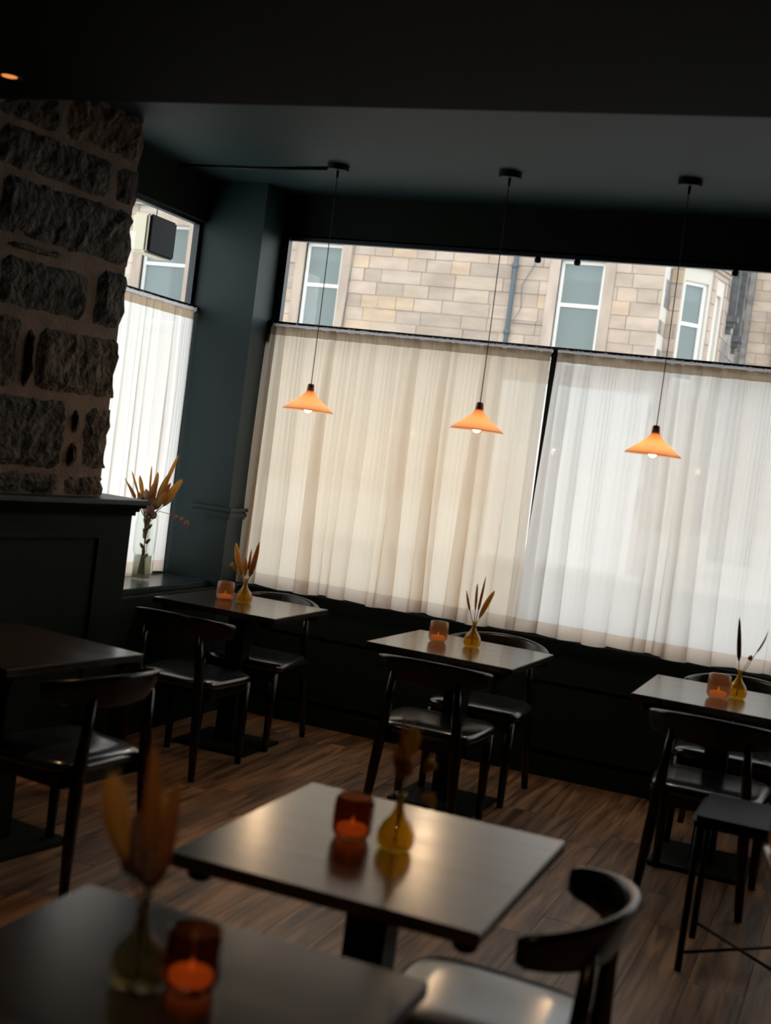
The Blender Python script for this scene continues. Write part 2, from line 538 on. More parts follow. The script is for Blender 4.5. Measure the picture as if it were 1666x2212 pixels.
for i, s in enumerate(ST):
    fin('stone', rough_stone(*s[:4], 100 + i, s[4]), M.rubble, wall_left)

# dado panelling under the rubble wall
wd = bmesh.new()
box(wd, -0.30, 0.06, -7.0, .16, 0, 1.19, mat=LW)
dado = struct('trim_1', wd, M.wall_dark, 'dark panelled dado with moulded cap below the rubble wall')
bm = bmesh.new()
box(bm, -0.30, 0.115, -7.0, .235, 1.222, 1.245, mat=LW, bev=.006)
fin('cap', bm, M.paint, dado)
bm = bmesh.new()
box(bm, -0.30, 0.100, -7.0, .215, 1.205, 1.222, mat=LW)
box(bm, -0.30, 0.080, -7.0, .19, 1.185, 1.205, mat=LW)
box(bm, -0.30, 0.070, -7.0, .175, 1.165, 1.185, mat=LW)
fin('cap_moulding', bm, M.dark_paint, dado)
for (a, b_) in ((-1.05, -.06), (-2.2, -1.2)):
    bm = bmesh.new()
    box(bm, .06, .074, a, b_, 1.055, 1.07, mat=LW); box(bm, .06, .074, a, b_, .16, .175, mat=LW)
    box(bm, .06, .074, a, a + .015, .175, 1.055, mat=LW); box(bm, .06, .074, b_ - .015, b_, .175, 1.055, mat=LW)
    fin('panel_moulding', bm, M.wall_dark, dado)

# wall below and above the side window
bm = bmesh.new()
box(bm, XW - .25, XW - .01, 5.0, YP + .02, -0.1, .76)
box(bm, XW - .05, XW + .02, 4.9, YP + .02, ZH, ZC + .1)
box(bm, XW, -3.47, 5.2, YP, -.1, .735)
side = struct('wall_side', bm, M.wall_dark, 'dark wall below and above the side window')
# broad ledge at the side window
bm = BX(XW - .05, -3.525, 5.2, YP, .738, .768, bev=.004)
struct('trim_2', bm, M.ledge, 'painted window ledge under the side window')
struct('wall_right', BX(XR, XR + .2, YB - .2, D + .3, -.1, ZC + .1), M.dark_paint)
struct('wall_front', BX(-5.2, XR + .2, YB - .2, YB, -.1, ZC + .1), M.dark_paint)

# ------------------------------------------------------------------ windows of the room
win1 = tag(bpy.data.objects.new('window_1', None), 'wide shop-front window behind the cream curtains', kind='structure')
col.objects.link(win1)
bm = bmesh.new()
YW = D + .022
box(bm, XP, XP + .045, D - .025, D + .02, SILL, ZH)
box(bm, XP, 3.2, D, D + .10, SILL, SILL + .05)
box(bm, XP, 3.2, D, D + .035, ZH - .022, ZH + .01)
box(bm, 3.14, 3.2, D, D + .10, SILL, ZH)
fin('window_frame', bm, M.frame_blue, win1)
for xm in (-1.745, .10, 1.90):
    fin('mullion', BX(xm - .02, xm + .02, D - .02, D + .06, SILL, 2.30), M.black_metal, win1)
fin('transom', BX(XP + .06, 3.14, D + .0, D + .035, 2.262, 2.290), M.frame_blue, win1)
fin('glass_pane', BX(XP + .03, 3.16, YW, YW + .006, SILL, ZH), M.glass, win1)
for xh in (-1.92, -1.70, -.865):
    bm = bmesh.new()
    lathe(bm, [(0, -.034), (.016, -.030), (.020, -.016), (.013, 0)], 12, xh, D + .01, ZH - .02)
    fin('blind_hook', bm, M.black_metal, win1, True)
win2 = tag(bpy.data.objects.new('window_2', None), 'narrow side window beside the stone wall', kind='structure')
col.objects.link(win2)
bm = bmesh.new()
box(bm, XW - .05, XW - .01, YP - .03, YP + .01, .75, ZH)
box(bm, XW - .05, XW - .01, 5.0, YP, ZH - .02, ZH + .01)
box(bm, XW - .10, XW - .01, 5.0, YP, .73, .79)
box(bm, XW - .10, XW - .01, 5.0, 5.06, .75, ZH)
fin('window_frame', bm, M.frame_blue, win2)
fin('glass_pane', BX(XW - .04, XW - .034, 5.03, YP - .02, .78, ZH), M.glass, win2)


# ------------------------------------------------------------------ curtains
def curtain(name, label, p0, p1, ztop, zbot, seed, amp=.042, over=.026, n_per=46, flare=0.0, inward=(0, -1), spread=0.0, cloth=None):
    """pleated sheer cloth from p0 to p1 (plan points); amp pushes folds toward the room"""
    r = random.Random(seed)
    L = math.dist(p0, p1)
    dx, dy = (p1[0] - p0[0]) / L, (p1[1] - p0[1]) / L
    nx, ny = inward
    ph = [0.0]
    s = 0
    folds = []
    while s < L:
        wv = r.choice((.045, .06, .075, .10, .14))
        folds.append((s, wv, r.uniform(.45, 1.25)))
        s += wv
    N = int(L * n_per * 5.6)
    root = thing(name, label, 'curtain', ((p0[0] + p1[0]) / 2, (p0[1] + p1[1]) / 2, 0), 0, 'cream sheer cafe curtains')
    cx, cy = root.location[0], root.location[1]

    def P(i, z):
        s = L * i / N
        a = 1.0; phv = 0
        for (s0, wv, am) in folds:
            if s0 <= s: cur = (s0, wv, am)
        phv = 2 * math.pi * (s - cur[0]) / cur[1]
        env = min(1, 4 * min(s, L - s) / L + .3)
        t = max(0, min(1, (ztop - z) / (ztop - zbot)))
        k = .55 + .45 * math.sin(math.pi * min(1, t * 1.1)) + .25 * t
        off = amp * cur[2] * k * .5 * (1 - math.cos(phv))
        off += .0035 * k * math.sin(s * 2 * math.pi / .019 + 1.7 * math.sin(s * 23)) * (1.15 - t)
        sh = over * cur[2] * math.sin(phv) * (.35 + t * .9) * -1
        drift = .010 * math.sin(s * 9 + z * 2.2 + seed) * t
        ss = max(-.004, min(L + .004, s + sh + drift))
        ss -= spread * t * max(0, 1 - s / .25)
        return Vector((p0[0] + dx * ss + nx * off - cx, p0[1] + dy * ss + ny * off - cy, z))

    def band(nm, za, zb, rows, m, lift=0.0, scallop=0):
        bm = bmesh.new()
        g = []
        for j in range(rows + 1):
            z = za + (zb - za) * j / rows
            row = []
            for i in range(N + 1):
                zz = z
                s = L * i / N
                if scallop and j == rows:
                    zz += scallop * (math.sin(s * 31 + seed) * .5 + math.sin(s * 11 + 1) * .6)
                q = P(i, zz)
                q += Vector((nx * lift, ny * lift, 0))
                row.append(bm.verts.new(q))
            g.append(row)
        for j in range(rows):
            for i in range(N):
                bm.faces.new((g[j][i], g[j][i + 1], g[j + 1][i + 1], g[j + 1][i]))
        return fin(nm, bm, m, root, True)
    hem = .075
    band('cloth', ztop - .062, zbot + hem, 22, cloth or M.sheer)
    band('hem', zbot + hem, zbot, 3, M.sheer2, 0.0, .010)
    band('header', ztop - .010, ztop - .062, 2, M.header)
    # ruffled sleeve round the rod
    bm = bmesh.new()
    n = int(L / .009)
    pts = [Vector((p0[0] + dx * L * i / n - cx, p0[1] + dy * L * i / n - cy, ztop + r.uniform(-.002, .002))) for i in range(n + 1)]
    tube(bm, pts, [r.uniform(.009, .0185) for _ in pts], 7)
    fin('rod_sleeve', bm, M.ruffle, root, True)
    return root


curtain('sheer_curtain', 'warm cream sheer curtain left of the black mullion, behind two pendants', (XP - .01, YC), (-1.752, YC), 2.292, .762, 3, flare=.0)
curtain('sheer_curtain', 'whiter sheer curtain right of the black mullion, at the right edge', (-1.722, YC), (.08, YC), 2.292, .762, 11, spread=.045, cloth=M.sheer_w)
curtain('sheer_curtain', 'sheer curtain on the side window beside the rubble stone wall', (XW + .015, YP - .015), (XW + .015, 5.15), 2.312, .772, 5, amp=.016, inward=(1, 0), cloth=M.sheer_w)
c4 = curtain('sheer_curtain', 'cream sheer curtain beyond the right edge of the view', (.12, YC), (1.88, YC), 2.292, .762, 23, n_per=16)
c5 = curtain('sheer_curtain', 'last cream sheer curtain near the right wall, out of view', (1.92, YC), (3.14, YC), 2.292, .762, 29, n_per=16)


def rod(label, pts, brackets):
    root = thing('curtain_rod', label, 'curtain rod', pts[0], 0)
    o0 = Vector(pts[0])
    bm = bmesh.new()
    tube(bm, [Vector(p) - o0 for p in pts], .0075, 8)
    fin('pole', bm, M.black_metal, root, True)
    for bx in brackets:
        b0 = Vector(bx) - o0
        fin('bracket', BX(b0.x - .018, b0.x + .018, b0.y - .02, b0.y + .05, b0.z - .11, b0.z + .02, bev=.003), M.black_metal, root)
    return root


rod('thin black curtain rod across the wide front window', [(XP - .005, YC - .006, 2.303), (3.15, YC - .006, 2.303)], [(XP + .012, YC, 2.29)])
rod('thin black curtain rod across the side window', [(XW + .02, YP + .005, 2.325), (XW + .02, 5.12, 2.325)], [])

# ------------------------------------------------------------------ furniture
PLATE = .21


def make_table(label, loc, rz=0, size=.70, depth=.70):
    t = thing('square_table', label, 'table', loc, rz, 'square pedestal dining tables')
    h, d = size / 2, depth / 2
    fin('tabletop', BX(-h, h, -d, d, .720, .750, bev=.003), M.table_top, t)
    fin('column', BX(-.05, .05, -.05, .05, .018, .700, bev=.004), M.black_metal, t)
    fin('base_plate', BX(-PLATE, PLATE, -PLATE, PLATE, 0, .018, bev=.004), M.black_metal, t)
    for a in (45, 135):
        bm = bmesh.new()
        mm = Matrix.Rotation(R(a), 4, 'Z')
        L = math.hypot(h, d) - .05
        box(bm, -L, L, -.022, .022, .698, .720, mat=mm, bev=.006)
        fin('support_arm', bm, M.black_metal, t)
        for s in (-1, 1):
            bm = bmesh.new()
            lathe(bm, [(0, .682), (.018, .683), (.026, .690), (.028, .706)], 14, *(mm @ Vector((s * (L - .030), 0, 0))).xy, 0)
            fin('adjuster', bm, M.black_metal, t, True)
    return t


def make_chair(label, loc, rz, group='black elbow chairs with padded seats'):
    c = thing('elbow_chair', label, 'chair', loc, rz, group)
    # padded seat
    bm = bmesh.new()
    N = 36
    prof = [(.0, .418), (.96, .418), (1.0, .424), (1.01, .438), (.985, .452), (.90, .462), (.6, .468), (.3, .469), (0, .469)]
    rings = []
    for (s, z) in prof:
        ring = []
        for k in range(N):
            a = 2 * math.pi * k / N
            ca, sa = math.cos(a), math.sin(a)
            e = .42
            X = math.copysign(abs(ca) ** e, ca); Y = math.copysign(abs(sa) ** e, sa)
            wdt = .235 + .015 * Y
            ring.append(bm.verts.new((X * wdt * max(s, 1e-3), Y * .225 * max(s, 1e-3) + .0, z)))
        rings.append(ring)
    for a, b2 in zip(rings, rings[1:]):
        for k in range(N):
            bm.faces.new((a[k], a[(k + 1) % N], b2[(k + 1) % N], b2[k]))
    bm.faces.new(rings[0]); bm.faces.new(rings[-1])
    fin('seat', bm, M.leather, c, True)
    bm = bmesh.new()
    box(bm, -.205, .205, -.205, -.185, .372, .418); box(bm, -.205, .205, .180, .200, .372, .418)
    box(bm, -.215, -.195, -.195, .19, .372, .418); box(bm, .195, .215, -.195, .19, .372, .418)
    fin('seat_frame', bm, M.black_wood, c)
    for s in (-1, 1):
        bm = bmesh.new()
        tube(bm, [(s * .205, .200, 0), (s * .203, .196, .22), (s * .200, .190, .415)], [.016, .022, .025], 10)
        fin('leg', bm, M.black_wood, c, True)
        bm = bmesh.new()
        tube(bm, [(s * .205, -.262, 0), (s * .188, -.246, .22), (s * .172, -.236, .42), (s * .158, -.238, .56), (s * .148, -.243, .69)], [.016, .022, .025, .020, .015], 10)
        fin('leg', bm, M.black_wood, c, True)
    # curved back band
    bm = bmesh.new()
    rows = []
    n = 28
    for i in range(n + 1):
        th = R(-82 + 164 * i / n)
        cs = max(0, math.cos(th))
        x = .257 * math.sin(th) / math.sin(R(82)); y = -.280 + (1 - math.cos(th)) / (1 - math.cos(R(82))) * .170
        nx_, ny_ = math.sin(th) * .9, -math.cos(th)
        l = math.hypot(nx_, ny_); nx_, ny_ = nx_ / l, ny_ / l
        zt = .732 + .040 * cs ** 1.3; zb = .672 - .022 * cs ** .8
        tk = .013 + .004 * (1 - cs)
        if i in (0, n): tk *= .6; zt -= .008; zb += .008
        lean = .018 * cs
        row = []
        zm = (zt + zb) / 2; hh = (zt - zb) / 2
        for k in range(12):
            a = 2 * math.pi * k / 12
            ca, sa = math.cos(a), math.sin(a)
            u = math.copysign(abs(ca) ** .6, ca) * tk; v = math.copysign(abs(sa) ** .45, sa) * hh
            q = u + lean * (v / max(hh, 1e-3))
            row.append(bm.verts.new((x + nx_ * q, y + ny_ * q, zm + v)))
        rows.append(row)
    for a, b2 in zip(rows, rows[1:]):
        for k in range(12):
            bm.faces.new((a[k], a[(k + 1) % 12], b2[(k + 1) % 12], b2[k]))
    bm.faces.new(rows[0]); bm.faces.new(rows[-1])
    fin('backrest', bm, M.black_wood, c, True)
    return c


T1 = (-3.04, 5.99, 0)
T2 = (-1.770, 5.850, 0)
T3 = (-.530, 5.815, 0)
T4 = (-.950, 2.717, 0)
T5 = (-.960, 1.730, 0)
T0 = (-2.935, 3.945, 0)
T6 = (.240, 3.186, 0)
make_table('square dark table at the window nearest the corner pier', T1, R(0.3), .70, .66)
t2 = make_table('square dark table in the middle of the window row', T2, R(-2), .72, .68)
t3 = make_table('square dark table at the right end of the window row', T3, 0, .71, .68)
t4 = make_table('large foreground square table with two orange lamp reflections', T4, R(0.5), .69, .74)
make_table('blurred nearest table at the bottom left corner', T5, 0, .70, .70)
make_table('dark table against the panelled dado, cut by the left edge', T0, R(-9), .68, .70)
make_table('dark table at the right edge under the cut-off jar', T6, R(10), .70, .70)


def chair(label, x, y, face):
    """face = direction the sitter looks, degrees from +x"""
    return make_chair(label, (x, y, 0), R(face - 90))


protos = chair('front-side chair at the corner window table, back to the room', -3.005, 5.47, 90)


def chair_copy(label, x, y, face):
    c = copy_tree(protos)
    c.location = (x, y, 0)
    c.rotation_euler = (0, 0, R(face - 90))
    c['label'] = label
    return c


chair_copy('window-side chair at the corner window table', -3.02, 6.20, -90)
chair_copy('front-side chair at the middle window table, seat lit grey', -1.735, 5.47, 91)
chair_copy('window-side chair at the middle window table', -1.72, 6.16, -90)
chair_copy('front-side chair at the right-hand window table', -.50, 5.40, 89)
chair_copy('window-side chair at the right-hand window table', -.51, 6.18, -90)
chair_copy('chair with curved back fully seen at the bottom right', -.665, 2.70, 181)
chair_copy('chair at the left-edge table with a pale lit seat', -2.60, 3.85, 172)

# low stool with crossed rods at right
st = thing('low_stool', 'low dark leather stool with thin metal legs and crossed floor rods', 'stool', (-.255, 4.645, 0))
bm = bmesh.new()
box(bm, -.205, .205, -.205, .205, .505, .545, bev=.018)
fin('seat', bm, M.stool, st)
for sx in (-1, 1):
    for sy in (-1, 1):
        bm = bmesh.new()
        tube(bm, [(sx * .18, sy * .18, 0), (sx * .175, sy * .175, .508)], .0125, 8)
        fin('leg', bm, M.black_metal, st, True)
for s in (-1, 1):
    bm = bmesh.new()
    tube(bm, [(-.178, -.178 * s, .062), (.178, .178 * s, .062)], .006, 8)
    fin('cross_rod', bm, M.black_metal, st, True)


# ------------------------------------------------------------------ table items
def jar(label, x, y, z=.75, s=1.0, glass=None):
    j = thing('candle_jar', label, 'candle holder', (x, y, z + .0005), 0, 'amber glass candle jars')
    j.scale = (s, s, s)
    bm = bmesh.new()
    R_ = .047
    lathe(bm, [(0, 0), (.034, 0), (.041, .006), (R_, .020), (R_ + .001, .050), (R_, .078), (.044, .094), (.043, .098), (.0405, .096), (.041, .090), (.0435, .076), (.0435, .022), (.036, .012), (0, .010)], 32)
    fin('jar_glass', bm, glass or M.amber, j, True)
    bm = bmesh.new()
    lathe(bm, [(0, .0115), (.032, .0115), (.036, .016), (.036, .026), (.031, .030), (0, .030)], 24)
    cw = fin('candle', bm, M.wax, j, True)
    bm = bmesh.new()
    lathe(bm, [(0, .030), (.003, .034), (.0038, .039), (.002, .046), (0, .052)], 10)
    fin('flame', bm, M.flame, cw, True)
    return j


def plume_geo(bm, base, tip, r0, bend=(0, 0, 0), n=9, blunt=.5):
    base, tip, bend = Vector(base), Vector(tip), Vector(bend)
    pts, rad = [], []
    for i in range(n + 1):
        t = i / n
        pts.append(base.lerp(tip, t) + bend * math.sin(math.pi * t))
        rad.append(max(.0006, r0 * (math.sin(math.pi * min(1, t ** blunt * .98 + .02)) ** .55)))
    tube(bm, pts, rad, 8)
    # bristles
    r = random.Random(int(abs(tip.x * 9999)) + 3)
    for i in range(46):
        t = r.uniform(.05, .97)
        k = int(t * n)
        p = pts[k].lerp(pts[min(k + 1, n)], t * n - k)
        d = (pts[min(k + 1, n)] - pts[max(k - 1, 0)]).normalized()
        o_ = Vector((r.gauss(0, 1), r.gauss(0, 1), r.gauss(0, 1))); o_ = (o_ - d * o_.dot(d)).normalized()
        q = p + o_ * rad[k] * .8
        e = p + o_ * rad[k] * 1.35 + d * rad[k] * 1.2
        s_ = d.cross(o_) * .0009
        v = [bm.verts.new(q - s_), bm.verts.new(q + s_), bm.verts.new(e)]
        bm.faces.new(v)


def bouquet(label, x, y, z, sprigs, s=1.0, neck=.075, group='dried grass posies in bud vases'):
    b_ = thing('dried_posy', label, 'dried flowers', (x, y, z), 0, group)
    for (tx, ty, tz, r0, frac, m, bend) in sprigs:
        tip = Vector((tx, ty, tz)) * s
        mid = Vector((tx * .12, ty * .12, neck / s)) * s
        base = Vector((-tx * .05, -ty * .05, .012)) * s
        ps = mid.lerp(tip, 1 - frac) + Vector(bend) * .5 * s
        bm = bmesh.new()
        tube(bm, [base, mid * 1.0, mid.lerp(ps, .5), ps + (tip - ps) * .15], .0016 * s, 6)
        st_ = fin('stem', bm, M.stem, b_, True)
        bm = bmesh.new()
        plume_geo(bm, ps, tip, r0 * s, Vector(bend) * s * .5, blunt=.95 if m is M.plume else .6)
        fin('plume', bm, m, st_, True)
    return b_


VP = [(0, 0), (.030, 0), (.039, .006), (.0435, .022), (.042, .040), (.033, .060), (.018, .078), (.0105, .095), (.0095, .118), (.0125, .128), (.0105, .1275), (.0078, .118), (.0085, .096), (.0155, .078), (.030, .060), (.039, .040), (.0405, .022), (.036, .009), (0, .006)]


def bud_vase(label, x, y, m, s=1.0, z=.75):
    bm = bmesh.new()
    lathe(bm, [(r_ * s, z_ * s) for r_, z_ in VP], 30)
    v = fin('bud_vase', bm, m, None, True, loc=(x, y, z + .0005))
    return tag(v, label, 'vase', 'glass bud vases on the tables')


j = jar('amber candle jar on the corner window table', -3.15, 5.985)
jar('amber candle jar on the middle window table', -1.918, 5.90)
jar('wide amber candle jar on the right-hand window table', -.555, 5.75, s=1.08)
jar('dark amber candle jar on the large foreground table', -1.031, 2.72, s=1.0, glass=M.amber_d)
jar('blurred candle jar on the nearest table, bottom left', -.925, 1.800, glass=M.amber_d)
jar('candle jar cut by the right edge of the view', -.105, 3.42, s=1.05)

bud_vase('pale yellow bud vase on the corner window table', -3.045, 6.00, M.yellow)
bud_vase('golden bud vase on the middle window table', -1.752, 5.93, M.yellow)
bud_vase('golden bud vase on the right-hand window table', -.485, 5.86, M.yellow)
bud_vase('yellow bud vase on the large foreground table', -.921, 2.715, M.yellow, 1.0)
bud_vase('blurred smoky bud vase on the nearest table', -.998, 1.755, M.smoke, 1.05)

P_, PR, PD = M.plume, M.plume_r, M.plume_d
bouquet('golden dried posy on the corner window table', -3.045, 6.00, .7505, [
    (-.085, 0, .31, .017, .80, P_, (-.012, 0, 0)), (-.03, .02, .24, .013, .7, P_, (0, 0, 0)), (.005, .01, .29, .007, .6, PR, (.0, 0, 0)),
    (.055, -.01, .335, .016, .82, PR, (.006, 0, 0)), (.03, .02, .25, .013, .7, P_, (0, 0, 0)), (-.085, -.02, .19, .011, .5, P_, (-.02, 0, .03))], neck=.10)
bouquet('thin golden dried grasses on the middle window table', -1.752, 5.93, .7505, [
    (-.062, 0, .268, .006, .6, PR, (-.004, 0, 0)), (-.012, 0, .312, .007, .68, P_, (0, 0, 0)), (.026, 0, .350, .007, .72, PR, (0, 0, 0)),
    (.082, -.01, .292, .0135, .80, P_, (-.006, 0, 0))], neck=.11)
bouquet('dark spike and a fine sprig on the right-hand window table', -.485, 5.86, .7505, [
    (-.035, 0, .36, .010, .78, PD, (0, 0, 0)), (.095, 0, .32, .004, .5, PR, (.01, 0, 0)), (.04, 0, .20, .010, .25, PR, (0, 0, 0))], neck=.11)
bouquet('orange dried posy on the large foreground table', -.921, 2.715, .7505, [
    (-.018, 0, .315, .006, .60, PR, (0, 0, 0)), (.012, 0, .285, .019, .38, P_, (0, 0, 0)), (-.028, .01, .235, .012, .42, PR, (0, 0, 0)),
    (.062, 0, .200, .014, .30, P_, (.01, 0, .03)), (.003, .01, .215, .016, .45, PR, (0, 0, 0)), (-.012, .0, .200, .013, .45, P_, (0, 0, 0)), (.085, -.02, .115, .011, .5, P_, (.01, 0, .035))], neck=.11)
bouquet('large blurred rust-orange dried posy on the nearest table', -.998, 1.755, .7505, [
    (-.085, 0, .315, .022, .72, P_, (-.015, 0, .02)), (-.024, .01, .375, .017, .75, PR, (.006, 0, 0)), (.030, 0, .335, .015, .80, PR, (.008, 0, 0)),
    (.0, .02, .30, .014, .6, P_, (0, 0, 0)), (.018, .02, .255, .016, .6, PR, (0, 0, 0)), (-.055, .01, .20, .012, .4, PD, (0, 0, 0)), (-.035, 0, .27, .015, .7, PD, (0, 0, 0)), (.008, -.01, .22, .016, .6, PD, (0, 0, 0))], 1.03, neck=.12)

# tall vase on the side ledge
VX, VY, VZ = -3.71, 6.04, .7685
v = thing('glass_vase', 'tall clear glass vase on the side window ledge', 'vase', (VX, VY, VZ))
bm = bmesh.new()
lathe(bm, [(0, 0), (.046, 0), (.050, .004), (.051, .14), (.060, .155), (.061, .30), (.056, .355), (.059, .365), (.056, .364), (.053, .352), (.057, .30), (.056, .158), (.047, .142), (.047, .010), (0, .008)], 36)
fin('vase_glass', bm, M.clear, v, True)
bm = bmesh.new()
lathe(bm, [(0, .010), (.0455, .011), (.0455, .135), (0, .135)], 28)
fin('water', bm, M.water, v, True)
bq = thing('dried_bouquet', 'large dried bouquet of golden plumes and dusty flowers in the tall vase', 'dried flowers', (VX, VY, VZ))
rb = random.Random(5)
spr = [(.075, .05, .60, .019, .62, P_), (.135, .09, .575, .021, .60, P_), (.02, .02, .60, .015, .6, P_), (.105, .07, .705, .011, .55, P_), (.08, .03, .50, .022, .6, P_),
       (-.01, .03, .53, .014, .5, PR), (-.05, -.05, .57, .012, .5, P_), (-.10, -.08, .52, .010, .45, PR), (-.085, -.08, .59, .006, .5, P_), (.05, .05, .47, .022, .6, P_), (.09, .05, .55, .016, .6, PR),
       (-.06, -.03, .48, .015, .5, P_), (-.03, .0, .50, .018, .6, P_), (.03, .0, .55, .016, .6, PR), (.12, .06, .49, .013, .5, P_), (-.12, -.09, .55, .005, .5, P_), (.0, -.02, .63, .006, .5, P_)]
for (tx, ty, tz, r0, fr, m_) in spr:
    tip = Vector((tx, ty, tz)); mid = Vector((tx * .10, ty * .10, .34)); base = Vector((-tx * .12, -ty * .12, .03))
    ps = mid.lerp(tip, 1 - fr)
    bm = bmesh.new(); tube(bm, [base, mid, ps, ps.lerp(tip, .3)], .0022, 6)
    s_ = fin('stem', bm, M.stem, bq, True)
    bm = bmesh.new(); plume_geo(bm, ps, tip, r0, (0, 0, 0), blunt=.9 if m_ is M.plume else .6)
    fin('plume', bm, m_, s_, True)


def blossom(name, c, r0, m_, n=16):
    bm = bmesh.new()
    c = Vector(c)
    for i in range(n):
        ph = math.acos(1 - 2 * (i + .5) / n); th = math.pi * (1 + 5 ** .5) * i
        d = Vector((math.cos(th) * math.sin(ph), math.sin(th) * math.sin(ph), math.cos(ph)))
        q = c + d * r0 * .6
        bmesh.ops.create_icosphere(bm, subdivisions=1, radius=r0 * .42, matrix=Matrix.Translation(q) @ Matrix.Scale(.6, 4, d))
    return fin(name, bm, m_, bq, True)


for (c_, r0) in (((.0, .0, .40), .046), ((.03, .02, .43), .036), ((-.045, -.02, .43), .032), ((.0, -.03, .47), .028), ((.02, .02, .36), .028)):
    blossom('blossom', c_, r0, M.petal)
for (c_, r0) in (((.135, .07, .365), .016), ((.165, .08, .355), .019), ((.195, .09, .338), .021), ((.11, .06, .375), .011)):
    blossom('seed_pod', c_, r0, M.petal, 10)
bm = bmesh.new(); tube(bm, [(0, 0, .30), (.05, .03, .385), (.12, .06, .375), (.20, .09, .335)], .0018, 6)
fin('stem', bm, M.stem, bq, True)
for i in range(9):   # leaves crowding the stems inside the glass
    zz = .12 + i * .027
    a = i * 2.2
    bm = bmesh.new()
    plume_geo(bm, (.004 * math.cos(a), .004 * math.sin(a), zz), (.030 * math.cos(a), .030 * math.sin(a), zz + .028), .010)
    fin('leaf', bm, M.stem, bq, True)


# ------------------------------------------------------------------ pendants
def pendant(label, x, y, zr, power=2.4):
    p = thing('pendant_lamp', label, 'pendant lamp', (x, y, zr), 0, 'terracotta cone pendants in a row')
    bm = bmesh.new()
    prof = [(.134, 0), (.116, .016), (.092, .036), (.062, .058), (.038, .078), (.024, .094), (.019, .105)]
    th = .003
    lathe(bm, prof + [(r_ - th, z_ - th * .3) for r_, z_ in reversed(prof)] + [prof[0]], 48)
    fin('shade', bm, M.shade, p, True)
    bm = bmesh.new()
    lathe(bm, [(0, .100), (.0195, .100), (.0185, .118), (.0165, .136), (.008, .140), (0, .142)], 20)
    fin('neck', bm, M.copper_top, p, True)
    bm = bmesh.new()
    lathe(bm, [(0, -.010), (.010, -.008), (.018, 0), (.021, .012), (.020, .030), (.012, .044), (.011, .06), (0, .062)], 20)
    fin('bulb', bm, M.bulb, p, True)
    top = ZC - zr
    bm = bmesh.new(); tube(bm, [(0, 0, .138), (.002, 0, .5), (0, 0, top - .05)], .0024, 6)
    fin('cord', bm, M.cord, p, True)
    bm = bmesh.new()
    tube(bm, [(0, 0, top - .066), (0, 0, top - .028)], [.006, .008], 8)
    lathe(bm, [(0, top - .030), (.054, top - .030), (.056, top - .026), (.056, top - .001), (0, top - .001)], 28)
    fin('canopy', bm, M.black_metal, p)
    ld = bpy.data.lights.new('pendant_light', 'POINT')
    ld.energy = power; ld.color = (1.0, .78, .52); ld.shadow_soft_size = .02
    lo = bpy.data.objects.new('pendant_light', ld)
    col.objects.link(lo); lo.parent = p; lo.location = (0, 0, -.03)
    return p


pendant('left pendant lamp, above the corner window table', -2.811, 6.0, 1.795)
pendant('middle pendant lamp, in front of the warm curtain', -1.892, 6.0, 1.797)
pendant('right pendant lamp, in front of the whiter curtain', -1.024, 6.0, 1.781)
bm = bmesh.new()
tube(bm, [(-3.85, 6.13, ZC - .008), (-3.3, 6.12, ZC - .008), (-2.86, 6.05, ZC - .008)], .008, 8)
tag(fin('cable_conduit', bm, M.black_metal, None, True), 'thin black cable run across the ceiling to the left pendant', 'cable')

# recessed warm spots in the low ceiling (one shows as an orange glint top left)
def spot(label, x, y, energy):
    s = thing('ceiling_spot', label, 'ceiling light', (x, y, ZL), 0, 'small recessed spots in the low ceiling')
    bm = bmesh.new(); lathe(bm, [(.028, -.001), (.040, -.004), (.042, 0)], 24); fin('ring', bm, M.black_metal, s, True)
    bm = bmesh.new(); lathe(bm, [(0, -.0015), (.026, -.0015), (.027, 0)], 20); fin('lens', bm, M.brass, s)
    ld = bpy.data.lights.new('spot_light', 'SPOT'); ld.energy = energy; ld.color = (1, .62, .33); ld.spot_size = R(95); ld.spot_blend = .8; ld.shadow_soft_size = .03
    lo = bpy.data.objects.new('spot_light', ld); col.objects.link(lo); lo.parent = s; lo.location = (0, 0, -.02)
    return s


spot('small orange-lit recessed ceiling spot at the top left', -2.96, 3.60, 32)
spot('recessed ceiling spot above the aisle, out of view', -.6, .9, 32)
spot('recessed ceiling spot over the room behind the viewer', .8, -1.0, 8)
spot('recessed ceiling spot near the right wall, out of view', 1.6, 2.4, 32)

# ------------------------------------------------------------------ outside: hanging box lamp at the side window
bxr = thing('box_sign', 'cream box with glossy black face hanging outside the side window', 'sign', (-4.36, 6.93, 2.66), R(0))
bm = BX(-.15, -.035, -.17, .13, .0, .24, bev=.014)
fin('housing', bm, M.box_cream, bxr)
bm = BX(-.035, -.012, -.165, .132, .002, .238, bev=.011)
fin('dark_face', bm, M.gloss_black, bxr)
bm = bmesh.new(); tube(bm, [(-.09, 0, .235), (-.09, 0, .50), (-.09, 0, .52)], .003, 6); box(bm, -.11, .47, -.01, .01, .515, .535); fin('wire', bm, M.cord, bxr, True)

# ------------------------------------------------------------------ outside: street and tenements
st_ = tag(fin('street', BX(-40, 40, 13, 26.5, -.62, -.50), M.asphalt), 'grey street between the two rows of buildings', 'street', kind='structure')
tag(fin('pavement', BX(-40, 40, D + .3, 13, -.62, -.42), M.paving), 'pavement outside the window', 'pavement', kind='structure')
tag(fin('pavement', BX(-40, 40, 26.5, 60, -.62, -.42), M.paving), 'pavement across the street', 'pavement', kind='structure')

